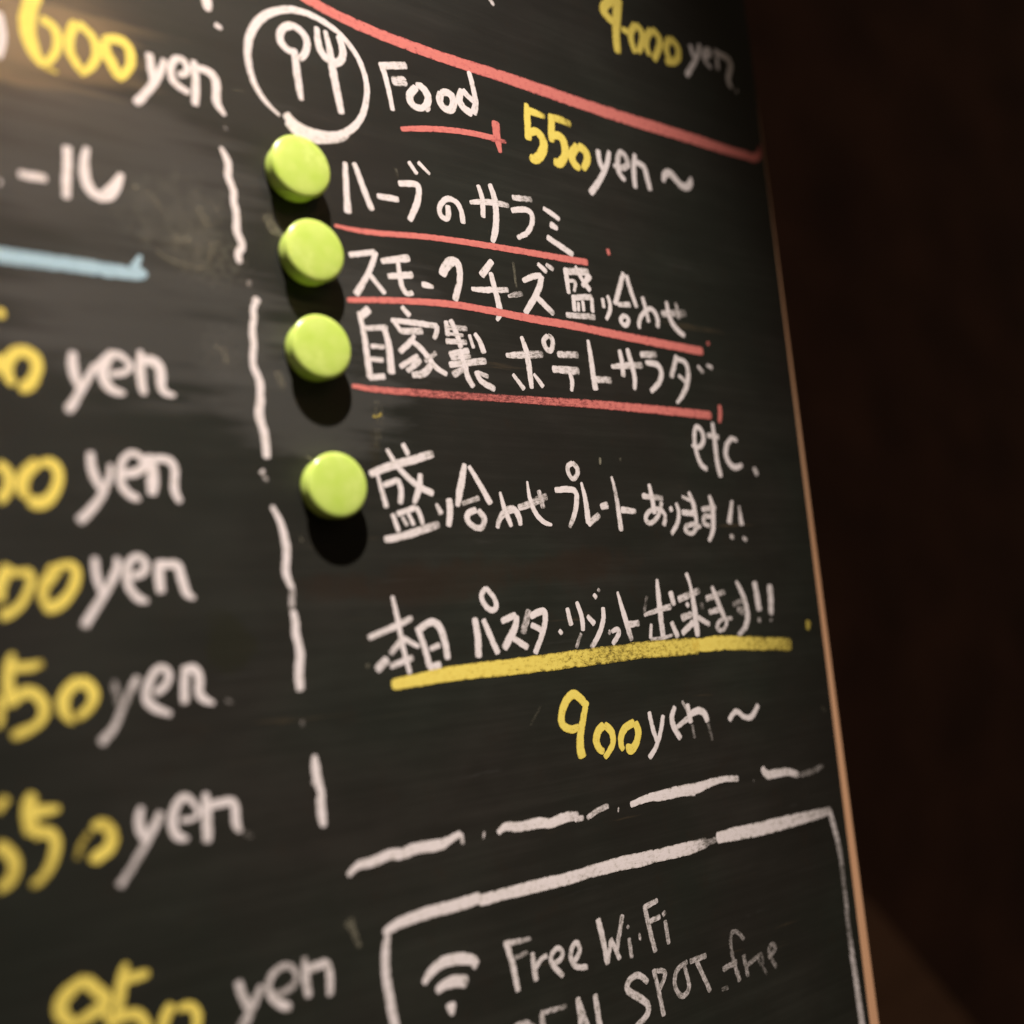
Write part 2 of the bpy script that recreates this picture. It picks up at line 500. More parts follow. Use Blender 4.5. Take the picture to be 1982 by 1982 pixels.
write_each("divider_dash", "white", board, C, """
86,84,60 | 1540,-40 1548,40 1562,84
44,36 | 1605,180 1660,216
28,56,58,58,56,58,56,60,62,58,54,44 | 1650,1098 1690,1175 1712,1235 1700,1320 1752,1428 1744,1500 1772,1610 1764,1730 1822,1838 1780,1888 1782,1930 1798,1972
40,34 | 1672,945 1702,985 | 0.7
44,40 | 1862,355 1862,405 | 0.55 | 0,450
55,52,50,52,54,56,52,64,68,74,64,68,58 | 358,482 372,520 345,565 356,640 338,720 356,850 336,980 400,1110 405,1240 386,1370 432,1490 444,1600 450,1690 | 0 | 400,450
40 | 392,498 366,535 | 0 | 400,450
56,50 | 408,1778 424,1800 | 0 | 400,450
42,30 | 428,1815 452,1862 | 0.4 | 400,450
36,52,64,68,64,60,48 | 486,498 556,620 585,740 602,850 586,980 610,1060 640,1110 | 0 | 400,850
44,56,50 | 640,1100 640,1190 636,1285 | 0.35 | 400,850
50,64,66,66,72,74,76,66 | 644,1280 666,1370 660,1440 690,1540 700,1620 690,1720 692,1800 702,1885 | 0 | 400,850
34,28 | 716,368 716,420 | 0.6 | 400,1300
34,76,74,70,56,76,72,78,50 | 806,622 812,700 820,770 836,840 862,910 850,965 858,1030 860,1080 880,1160 | 0 | 400,1300
44 | 800,810 815,850 | 0.1 | 400,1300
""", "wavy white dashed line down the board")
write("underline", "blue", board, F, """
118,116,112,108,100,54 | -60,160 200,196 500,235 800,280 990,306 1088,332
30,50,80 | 1052,172 1026,222 1000,276
40,62,44 | 1030,260 1064,300 1096,332
""", "thick pale blue chalk underline with an arrow nick at its end")
# --- left prices
write("price_number", "yellow", board, F, """
80,70 | -30,604 38,604
60,50 | -24,915 -6,1050
60,80,96,102,100,96,100,96,70 | 105,1140 62,1085 45,1010 64,940 120,890 195,888 265,940 282,1030 240,1110
96,104,110,90 | 265,1070 235,1120 185,1160 140,1150
""", "yellow chalk price cut off by the left side")
write("lettering", "white", board, F, """
62,80,74,60,40 | 546,890 540,980 556,1070 585,1140 615,1170
50,58,62,70,76 | 715,985 660,1085 600,1190 550,1275 500,1340
50,52,50,52,62,74,84,86,78,66,40 | 820,1062 920,1055 985,1010 945,945 850,895 795,965 764,1030 775,1100 815,1160 870,1195 940,1202
60,80,60 | 715,1030 770,970 845,895
44,72,76,70,64,54 | 1050,880 1050,960 1050,1040 1056,1110 1068,1170 1082,1215
80,86,84,78,76,60,28 | 1065,955 1150,960 1200,1015 1205,1090 1200,1150 1240,1208 1315,1218
""", "white chalk word yen, highest of the left column's lower five")
write("price_number", "yellow", board, F, """
74,80,74,80,90 | -20,1726 50,1772 76,1860 40,1970 -20,2000
90,104,100,90,60 | 282,1712 210,1775 162,1850 165,1930 215,1995 | 0.05
60,76,86,80,84,100,110,90 | 300,1735 360,1708 430,1760 442,1840 410,1940 350,2015 280,2030 215,2000
""", "yellow chalk zeros cut off by the left side")
write("lettering", "white", board, F, """
54,66,70,60,42 | 680,1640 676,1720 700,1810 738,1890 775,1935
42,48,56,66,72,80 | 826,1730 828,1810 790,1910 740,2000 670,2085 590,2165
62,78,70,52,50,54,62,62,66,68,60,40 | 920,1808 1010,1800 1085,1750 1070,1690 985,1635 920,1690 896,1780 900,1860 930,1930 980,1970 1030,1990 1050,1988
60,80,92,96,80 | 1105,1660 1130,1730 1142,1800 1142,1880 1135,1965
60,62,66,66,64,66,50 | 1110,1705 1190,1690 1270,1700 1310,1760 1305,1850 1300,1930 1350,2020
""", "white chalk word yen, second of the left column's lower five")
write("price_number", "yellow", board, K, """
96,100,92,60 | 70,560 20,640 -10,730 10,830
54,62,58,60,60,64,78,80 | 70,610 150,615 215,600 238,660 205,770 150,860 80,915 0,940
110,106,96,70,50 | 430,565 375,640 322,720 318,800 338,866 | 0.1
54,62,72,82,82,88,100,96 | 400,590 470,545 560,560 575,650 540,745 470,835 400,870 325,868
""", "yellow chalk zeros, third row, cut off by the left side")
write("lettering", "white", board, K, """
52,64,60,54,40 | 708,495 712,570 724,650 745,720 768,770
40,66,70,64,64,70,70 | 868,495 885,555 855,640 800,740 740,835 680,930 625,1020
60,66,64,58,56,62,66,66,66,64,44 | 985,640 1055,628 1098,575 1075,510 1010,482 958,545 944,630 962,720 1010,785 1060,820 1110,825
62,76,76,70 | 1188,520 1188,600 1192,690 1206,765
76,70,72,74,76,66,30 | 1185,552 1270,548 1335,552 1350,630 1375,710 1400,780 1460,804
""", "white chalk word yen, third of the left column's lower five")
write("price_number", "yellow", board, K, """
44,74,86,88,90,70 | 98,1215 72,1290 60,1380 62,1470 70,1550 80,1615
70,76,74,56 | 100,1325 180,1320 250,1310 325,1290 | 0,0.05,0.1,0.25
70,88,88,88,84,74,66,80,92,70 | 80,1595 140,1525 220,1495 300,1540 338,1620 325,1700 260,1765 180,1800 130,1820 85,1838 | 0,0,0,0,0,0.1,0.15
50,60,50 | -14,1540 8,1660 -14,1770
92,94,96,96,80,44 | 600,1420 520,1465 474,1550 470,1620 500,1690 555,1735 | 0,0,0,0,0.1,0.2
90,92,90,78,76,60 | 590,1420 670,1450 708,1520 690,1600 630,1660 565,1705 | 0,0,0,0.1,0.15,0.2
""", "yellow chalk price ending in 50, fourth row")
write("lettering", "white", board, K, """
52,58,54,44 | 852,1420 866,1500 885,1580 905,1630 | 0.5,0.45,0.4
60,66,58,58,58,64,72,84 | 1034,1388 990,1470 945,1560 905,1650 875,1730 840,1790 800,1840 745,1888 | 0.1,0.3,0.35,0.25,0.15,0.2
60,62,60,58,58,62,66,72,72,66,48 | 1150,1512 1215,1485 1268,1405 1255,1340 1200,1312 1140,1370 1098,1470 1092,1560 1130,1610 1200,1645 1282,1672
58,64,68,66 | 1384,1310 1380,1400 1378,1500 1382,1592
64,74,74,72,70,64,34 | 1375,1345 1435,1320 1485,1360 1490,1440 1484,1510 1520,1562 1605,1590
""", "white chalk word yen, fourth of the left column's lower five")
write("lettering", "white", board, K, """
34,28 | 1690,1568 1738,1584 | 0.55
""", "faint white chalk full stop")
write("price_number", "yellow", board, LL, """
74,76 | 50,235 -30,345 | 0.1
104,104,94,90,86,76 | -30,600 50,625 112,710 108,800 65,880 -20,930 | 0.1
70,108,112,112,110 | 248,205 215,280 216,370 228,450 250,515
100,94,76,50 | 225,345 310,340 380,332 448,318
110,90,82,84,82,76,70,58 | 250,505 330,490 410,520 422,600 398,700 350,800 300,860 232,898 | 0,0,0,0.1,0.15,0.2
44,46,40 | 676,490 605,585 575,700 | 0.35
70,92,100,100,96,100,110,90 | 690,470 750,425 825,465 845,560 815,625 755,660 715,690 700,730 | 0.15,0.15,0.15,0.1,0,0,0
""", "yellow chalk price ending in 50, fifth row")
write("lettering", "white", board, LL, """
40,72,76,68,44 | 1058,305 1036,390 1048,470 1070,530 1095,555
60,74,64,58,56,62,76 | 1205,345 1150,460 1095,570 1035,680 970,790 910,875 890,905 | 0.05,0.05,0.1,0.2,0.25,0.15
38,42,40,44,60,72,74,74,64,38 | 1345,408 1430,405 1495,365 1455,280 1375,215 1305,310 1284,420 1300,500 1350,545 1410,545
52,76,78,76,70 | 1538,200 1540,300 1548,400 1552,500 1550,575
70,70,66,68,74,68,36 | 1555,305 1640,280 1740,260 1764,320 1760,410 1775,460 1805,492
38,28 | 1830,500 1886,532 | 0.55
""", "white chalk word yen, fifth of the left column's lower five")
write("price_number", "yellow", board, LL, """
80,106,112,112,100,80 | 650,1595 555,1650 470,1735 445,1820 480,1890 570,1960
80,98,102,98,90,84 | 640,1595 710,1670 800,1735 780,1800 680,1860 570,1940
60,70 | 780,1830 860,1960
46,82,94,84,76,66 | 945,1475 915,1570 905,1650 895,1740 885,1810 868,1880
84,80,62 | 935,1600 1030,1575 1115,1548
84,84,80,72 | 860,1905 960,1850 1060,1865 1115,1990
86,90,80 | 1295,1785 1235,1870 1215,1980 | 0.05
60,70,76,76 | 1330,1820 1420,1785 1482,1845 1465,1990
""", "large yellow chalk price 850, sixth row, cut off at the bottom")
write("lettering", "white", board, R, """
64,72,70,62 | 618,1610 650,1710 690,1790 715,1840 | 0.2
56,68,76,80,70 | 800,1640 745,1760 712,1850 680,1910 630,1970 | 0.2
56,64,58,46,54,62,60,56,64,76,74,48 | 880,1715 960,1700 1045,1640 1070,1560 1000,1482 915,1520 850,1600 845,1690 890,1755 950,1790 1000,1805 1020,1800 | 0.3,0.3,0.25,0.15,0.05
44,70,72,62 | 1118,1430 1122,1540 1135,1640 1150,1735 | 0.2
74,72,72,68,66,56 | 1125,1530 1210,1495 1285,1470 1306,1550 1310,1640 1308,1725 | 0.15
""", "white chalk word yen, lowest in the left column")
# --- food heading
icon = write("food_icon", "white", board, A, """
22,38,46,54,64,68,66,60,56,54,50,48,46,45,45,46,48,52,56,62,70,70,68,76,70 | 355,866 240,760 150,610 114,450 112,330 145,215 225,120 330,78 430,66 560,98 680,160 790,240 880,340 950,450 990,560 1008,660 1000,770 962,890 890,970 800,1015 720,1020 620,1000 520,965 440,910 395,845
56,110,96,76,60,30 | 400,905 470,965 600,1030 720,1040 820,1035 870,1010 | 0,0,0.05,0.1,0.25
""", "white chalk ring round a drawn spoon and fork")
write("spoon_drawing", "white", icon, A, """
56,60,62,60,60,62,60,56,50 | 446,390 382,350 346,285 366,215 440,182 520,235 562,310 550,395 500,446
50,62,64,58,40 | 460,362 472,460 484,560 498,660 514,752
""")
write("fork_drawing", "white", icon, A, """
42,56,60,60,50 | 628,198 636,290 650,370 690,430 735,460
36,48,62,70,66,62,54 | 690,226 716,320 734,420 752,540 776,660 796,760 816,855
50,58,60,62,56 | 790,265 820,340 826,410 810,460 750,480
""")
write("lettering", "white", board, A, """
50,46,44,42,36 | 1108,468 1140,560 1165,660 1182,740 1198,830
56,58 | 1096,492 1304,490 | 0.05,0.15
70,78 | 1190,606 1302,608 | 0.1
54,62,62,54,46,64,66,60,50 | 1375,650 1325,700 1325,760 1370,806 1430,810 1468,760 1452,690 1410,645 1370,640
60,58 | 1436,785 1472,832
56,60,58,56,64,62,56,50 | 1560,690 1542,750 1572,805 1630,832 1658,780 1644,715 1600,688 1555,695
40,44,44,48,60 | 1766,530 1790,620 1808,700 1822,780 1800,855
46,58,60,60 | 1716,668 1690,740 1722,808 1795,855
50,46 | 1716,672 1805,765
""", "white chalk word Food")
write("underline", "coral", board, A, """
36,46,46,44,46,46 | 1258,966 1400,962 1540,966 1680,978 1820,1002 1965,1036
70,68,60,30 | 35,905 38,980 52,1060 72,1145 | 0 | 950,0
40,30 | 0,1040 116,1062 | 0.25 | 950,0
""", "short coral underline with a cross tick beneath Food")
write("divider_line", "coral", board, C, """
22,23,22,23,23,23,23,22,20,16,15 | 545,-34 602,3 667,38 760,77 860,113 950,141 1054,176 1183,221 1338,268 1405,290 1452,303
15,15,12,6 | 1448,304 1464,306 1471,296 1471,279 | 0,0,0.2,0.4
""", "thick coral line slanting across the top right corner", scale=1.0)
write("lettering", "white", board, B, """
34,30 | -12,-10 24,42 | 0.2
""", "tip of a white chalk letter cut off at the top")
write("price_number", "yellow", board, B, """
62,64,62,52 | 930,-20 830,52 862,122 935,178
76,68,60,60,56 | 948,-20 942,120 934,230 938,320 950,400
40,46 | 975,215 1035,245
46,50,48,40 | 1082,180 1042,240 1052,320 1080,400
50,52,50,44 | 1082,185 1128,230 1136,310 1100,395
50,52,46,40 | 1200,222 1158,290 1165,360 1190,420
52,52,50,46 | 1200,222 1262,275 1262,360 1216,450
48,50,46,40 | 1335,285 1308,345 1318,410 1345,450
52,50,50,52,46 | 1335,285 1395,340 1408,420 1375,466 1305,462
""", "yellow chalk price 4000 at the top edge")
write("lettering", "white", board, B, """
34,36,34 | 1488,332 1506,400 1535,455 | 0.08
36,38,40,42 | 1562,332 1546,420 1505,495 1460,568 | 0.08
26,30,30,32,32 | 1598,435 1645,410 1622,355 1586,405 1596,455
32,28 | 1596,450 1646,512 | 0.08
28,30,26 | 1678,365 1692,440 1696,525 | 0.08
38,46,44,38,36,34 | 1684,395 1760,428 1798,480 1778,560 1772,605 1800,660 | 0.08
32 | 1832,678 1844,686 | 0.08
""", "small faint white chalk word yen after 4000")
write("price_number", "yellow", board, B, """
36,54,52,58 | 264,772 272,870 274,960 280,1050
52,50,36 | 280,828 340,848 405,874 | 0,0,0.2
46,58,62,66,72,70,50 | 280,1000 338,972 392,1040 398,1110 360,1180 322,1194 290,1165
54,56,54,48 | 448,852 454,920 450,1000 456,1065
52,54,44 | 455,880 520,895 600,932 | 0.1,0.15,0.35
50,60,62,60,62,56 | 450,1015 520,1010 556,1090 556,1170 515,1230 468,1205
58,62,62,50 | 650,1090 604,1140 606,1210 668,1268
58,60,58,46 | 650,1090 712,1130 724,1200 688,1270
""", "yellow chalk price 550")
write("lettering", "white", board, B, """
42,42,40 | 800,1118 808,1200 842,1280
36,42,42,46,52 | 884,1128 872,1220 836,1310 790,1385 742,1448
28,44,46,42,42,44,46,34 | 914,1238 980,1262 1032,1235 1010,1170 968,1128 944,1195 950,1290 1006,1354 | 0.1,0.15,0.1,0
34,42,42,38 | 1076,1150 1068,1240 1070,1320 1080,1410
42,44,44,38 | 1080,1212 1146,1240 1168,1330 1192,1428
28,48,54,52,52,54,48,20 | 1290,1362 1294,1310 1330,1285 1378,1335 1425,1395 1470,1400 1494,1370 1494,1325
""", "white chalk word yen and tilde after 550")
# --- first menu line
write("lettering", "white", board, D, """
40,48,52,62 | 184,52 190,180 196,300 206,438
40,50,52,50 | 250,56 300,190 345,310 388,418
40,50,46 | 422,306 500,320 588,334
46,50,50,52,54,46 | 582,214 690,214 736,228 736,310 710,400 664,492
34,34 | 658,48 724,146
34,24 | 728,52 820,146
46,46,42,40,44,44,46,46,44 | 952,375 960,450 940,486 892,450 888,375 950,318 1020,350 1058,420 1066,515
30,46,46,38 | 1116,355 1210,350 1310,356 1412,382 | 0.05,0.05,0.1,0.3
36,44,44,40 | 1178,222 1208,310 1216,390 1216,470
38,52,52,52,54,38 | 1264,214 1300,310 1314,420 1314,520 1302,600 1284,654
42,44 | 1432,318 1582,334 | 0.1,0.35
42,44,42,40,38 | 1426,416 1530,402 1588,440 1582,530 1540,590
38,36 | 1545,588 1472,620
32,42,34 | 1664,396 1740,446 1790,486
54,34 | 1715,516 1776,552
44,44 | 1692,612 1892,748
""", "first white chalk menu line, in Japanese")
write("underline", "coral", board, D, """
26,40,44,44,46,50,48,48,48 | 104,526 250,562 450,588 750,606 1050,646 1300,686 1600,736 1850,780 2000,804
32,28 | 832,122 846,172 | 0.1 | 960,450
""", "coral underline below the first menu line")
# --- second menu line
write("lettering", "white", board, D, """
42,44 | 212,748 412,726
46,44,46,56 | 414,722 384,830 330,940 262,1046
40,42 | 362,888 486,1040
44,60 | 452,794 668,770
44,54 | 502,908 694,896
36,42,44,40,40 | 578,800 594,910 612,1000 650,1046 694,1028
44,50,26 | 756,966 800,976 848,990
62,78,70,54,50,54,50 | 908,905 936,830 990,785 1036,815 1046,920 1030,1000 1004,1092
46,58 | 1286,790 1200,905
30,46,44,42 | 1128,1002 1220,1010 1310,1010 1408,1010 | 0,0,0.1,0.25
40,48,50,54,48,26 | 1272,876 1296,970 1322,1070 1342,1150 1340,1195 1318,1240
24,48,44 | 1402,1058 1460,1044 1512,1036 | 0.25,0.35,0.5
36,46,40 | 1512,944 1580,910 1655,900
44,52,50,48,44 | 1654,900 1640,990 1606,1060 1570,1120 1530,1188
46,52,44 | 1618,1062 1680,1125 1748,1194 | 0,0,0.25
32,42 | 1622,812 1694,878
30,38 | 1684,818 1744,860 | 0.1,0.2
44,42,32 | 518,262 530,360 544,460 | 0 | 960,450
48,58 | 508,288 694,298 | 0.15 | 960,450
26,30,28 | 540,362 598,360 584,446 | 0.1 | 960,450
22,32,42 | 592,248 632,340 706,438 | 0 | 960,450
52,34 | 702,318 644,404 | 0 | 960,450
36,38 | 576,468 588,592 | 0 | 960,450
42,44 | 570,488 720,484 | 0.1 | 960,450
32,34 | 714,486 722,600 | 0 | 960,450
28,28 | 614,520 618,592 | 0 | 960,450
28,28 | 648,510 656,592 | 0 | 960,450
42,44 | 522,618 742,632 | 0.1,0.2 | 960,450
28,34 | 794,490 806,566 | 0.05 | 960,450
26,34,34,28 | 832,470 856,540 850,600 822,652 | 0 | 960,450
34,44,38 | 952,300 924,410 888,540 | 0 | 960,450
34,38,30 | 972,318 1004,430 1052,564 | 0 | 960,450
34,42 | 908,540 1004,540 | 0.1 | 960,450
34,34,36,36,34,30 | 962,618 926,646 948,694 984,692 992,644 958,620 | 0 | 960,450
34,34,34 | 1092,480 1118,570 1142,674 | 0.05 | 960,450
28,36,34,36,34,36,34 | 1072,720 1066,662 1100,600 1150,562 1192,600 1212,660 1206,712 | 0 | 960,450
44,50 | 1236,608 1418,604 | 0.15,0.45 | 960,450
28,36,42,42,34 | 1272,514 1290,620 1325,695 1370,745 1412,774 | 0 | 960,450
22,34 | 1342,524 1368,650 | 0.25 | 960,450
""", "second white chalk menu line, in Japanese")
write("underline", "coral", board, D, """
42,46,50,54,56,58,58,58,58,56 | 200,1085 400,1084 700,1094 1000,1116 1300,1170 1600,1230 1930,1284 2214,1345 2514,1404 2860,1470
32,26 | 1580,816 1590,846 | 0.2 | 960,450
""", "coral underline below the second menu line")
# --- third menu line
write("lettering", "white", board, D, """
38,44,50,54,56 | 286,1170 318,1290 338,1420 356,1550 372,1672
66,54 | 366,1150 296,1212
42,46 | 335,1296 504,1290 | 0.1
44,54,60,62 | 468,1276 508,1390 522,1510 532,1640
38,40 | 375,1430 484,1436 | 0.05,0.2
38,42 | 375,1526 474,1536 | 0.05,0.15
46,48 | 362,1664 486,1656
38,46 | 606,1132 670,1208
38,46,44 | 526,1236 700,1254 880,1282 | 0,0,0.1
38,36 | 552,1246 606,1326
40,42,36 | 872,1272 872,1320 850,1378 | 0.1
46,54 | 596,1318 768,1318 | 0.05,0.2
30,50,46 | 704,1346 676,1400 590,1474 | 0.05
40,46,48,44,38 | 680,1392 750,1440 810,1520 860,1590 948,1644
40,44 | 594,1586 732,1500 | 0.1
44,48 | 646,1618 752,1530 | 0.1
50,60,50 | 684,1646 780,1640 836,1556 | 0.1
34,40 | 780,1546 868,1478 | 0.2
38,46 | 938,1238 954,1356 | 0.1
44,46,46 | 970,1230 1018,1330 1052,1446 | 0.05
42,44 | 944,1288 1098,1300 | 0.15,0.3
42,44 | 936,1392 1096,1402 | 0.05,0.2
26,28 | 952,1336 1070,1350 | 0.2
30,32 | 1112,1342 1146,1448 | 0.1
32,46,48 | 1152,1332 1196,1400 1224,1486 | 0.05
46,50 | 962,1494 1112,1462 | 0.05
48,52 | 962,1570 1240,1540 | 0.05,0.2
28,32 | 975,1524 1124,1506 | 0.15
58,44 | 988,1644 1076,1600 | 0.25
44,46,46 | 1082,1560 1096,1660 1148,1738 | 0,0,0.1
40,46,52 | 1160,1616 1200,1700 1308,1752 | 0,0,0.15
32,36 | 1170,1624 1258,1660 | 0.15
40,42 | 1040,1450 1086,1600
34,56,58,52 | 72,920 160,918 250,914 352,912 | 0.05,0.1,0.2,0.35 | 960,450
30,50,50,48,36 | 186,776 226,880 244,990 256,1080 266,1170 | 0 | 960,450
30,40 | 124,1058 212,1176 | 0.1 | 960,450
28,40 | 280,1056 354,1158 | 0.05 | 960,450
38,40,42,44,42,40,36 | 388,772 352,800 360,850 400,898 426,850 420,792 384,768 | 0.1 | 960,450
46,52 | 456,912 616,916 | 0.1,0.3 | 960,450
52,58 | 418,1022 622,1036 | 0.05,0.2 | 960,450
34,40,28 | 548,1050 572,1110 564,1190 | 0.05 | 960,450
26,44,46,50 | 686,802 708,930 724,1060 744,1182 | 0 | 960,450
46,50 | 735,1098 864,1106 | 0.05,0.3 | 960,450
30,48,46 | 860,1004 960,996 1096,994 | 0.05,0.1,0.3 | 960,450
32,42,38 | 920,876 942,970 952,1082 | 0 | 960,450
34,46,40,34 | 980,866 1010,980 1038,1080 1036,1178 | 0 | 960,450
46,50 | 1076,914 1200,914 | 0.1,0.3 | 960,450
36,44,44,40,36 | 1116,974 1208,982 1242,1045 1222,1125 1156,1192 | 0.05 | 960,450
40,40 | 1350,920 1308,1088 | 0.1 | 960,450
36,36,40,42,38,24 | 1340,950 1402,955 1440,1020 1432,1130 1402,1210 1350,1276 | 0.05 | 960,450
26,34 | 1362,1068 1428,1124 | 0.1 | 960,450
24,28 | 1506,996 1550,1052 | 0.2 | 960,450
24,32 | 1574,992 1618,1014 | 0.2 | 960,450
""", "third white chalk menu line, in Japanese")
write("underline", "coral", board, D, """
34,48,58,58,58,60,60,60,60,58,54 | 234,1726 400,1755 700,1776 1000,1800 1300,1816 1600,1836 1930,1856 2214,1878 2514,1906 2764,1930 2924,1948 | 0,0.25,0.3,0.2,0.1,0.05,0.05
30,40,28 | 1670,1290 1676,1355 1670,1424 | 0 | 960,450
""", "grainy coral underline below the third menu line")
write("lettering", "white", board, E, """
26,34,38,34,34,36,32,38,34 | 1462,1592 1520,1615 1556,1560 1540,1480 1494,1440 1478,1520 1494,1640 1530,1740 1580,1774
28,38,40,42,38 | 1616,1420 1634,1560 1648,1690 1662,1760 1680,1832
34,36 | 1578,1516 1666,1532 | 0.1
26,32,38,40,40,32 | 1802,1560 1755,1532 1712,1610 1722,1700 1780,1768 1840,1740
28,36 | 1462,212 1490,270 | 0.1 | 1080,850
""", "white chalk word etc.")
# --- platter line
write("lettering", "white", board, I, """
54,62,64,64,58 | 58,264 180,212 300,178 420,146 536,108 | 0,0,0,0,0.2
38,44 | 304,32 350,122
30,44,46,50,56 | 186,72 260,200 360,305 450,372 538,408
40,52,50,36 | 438,256 432,350 410,430 388,484
28,38,44 | 116,268 152,390 186,514
42,44 | 160,346 274,304
42,46,46 | 266,298 298,370 288,486
36,40 | 228,556 278,696
42,44 | 262,562 408,510
42,42,36 | 404,506 440,570 456,644
28,34 | 300,580 342,648 | 0.1
32,36 | 346,556 392,646
50,58,62,60 | 168,752 290,732 430,686 582,636 | 0,0,0.05,0.3
26,54 | 556,480 596,566 | 0.1
58,56,46 | 650,442 664,530 648,656
40,58,60,38 | 768,182 748,310 728,410 716,506
32,44,50 | 798,200 870,315 966,488
34,46 | 748,484 880,438 | 0.25
48,50,46,44,48,50,50 | 858,528 788,552 786,612 846,664 905,668 922,590 868,530 | 0,0,0.1,0.15,0
22,46,38 | 1032,394 1068,530 1120,656
34,44,60,58,46,40 | 1014,668 1028,595 1080,535 1140,518 1178,580 1188,648 | 0.15,0.1,0.1,0,0
48,56,50 | 1168,514 1270,482 1386,430 | 0.1,0.2,0.35
18,36,42,40,34,18 | 1236,314 1252,440 1296,555 1350,615 1390,635 1424,642
38,46 | 1322,380 1358,520 | 0.25
56,50 | 1298,456 1386,420 | 0.45
42,46,44,44,42,36 | 1442,382 1550,372 1606,388 1608,480 1590,570 1552,662 | 0,0,0,0,0.05,0.3
38,40,36,36,40,42,38 | 1578,178 1534,200 1545,260 1578,308 1612,270 1616,216 1572,176 | 0.1
22,44,52 | 1640,322 1674,450 1696,636
46,48 | 1690,640 1778,564 | 0.05,0.25
44,52 | 1784,508 1842,492 | 0.05
22,34,42,42 | 398,278 428,390 450,530 472,690 | 0.05,0.25,0,0.1 | 1080,850
48,36 | 468,528 582,542 | 0.05,0.1 | 1080,850
""", "white chalk line in Japanese beside the lowest magnet, larger strokes")
write("lettering", "white", board, J, """
40,42 | 626,424 784,444 | 0.05,0.3
28,42,40 | 678,334 702,440 722,562
34,34,36,38,36,34,34,34,38 | 772,466 760,560 705,632 658,622 652,570 700,522 770,520 806,580 788,650 | 0.1
30,34 | 836,504 852,542
26,36,36,32 | 880,476 908,550 890,640 846,712 | 0.05
22,28 | 924,430 990,458 | 0.1
28,42,38,32 | 974,394 1010,480 1028,560 1036,650
40,42 | 924,548 1032,556 | 0.05
34,34,34,34,32,30 | 1034,634 960,642 944,688 1008,712 1034,656 1070,652 | 0.15
36,36 | 1072,526 1180,512 | 0.15
26,44,42,38,28 | 1128,420 1156,500 1160,610 1160,690 1126,764
34,36,34,32 | 1146,580 1088,572 1084,630 1136,652 | 0.15
22,46 | 1300,458 1278,632
30,32 | 1286,722 1314,738 | 0.1
14,44 | 1352,498 1372,646 | 0.2,0
26,28 | 1380,738 1412,756 | 0.15
""", "smaller white chalk ending of the platter line with two exclamation marks")
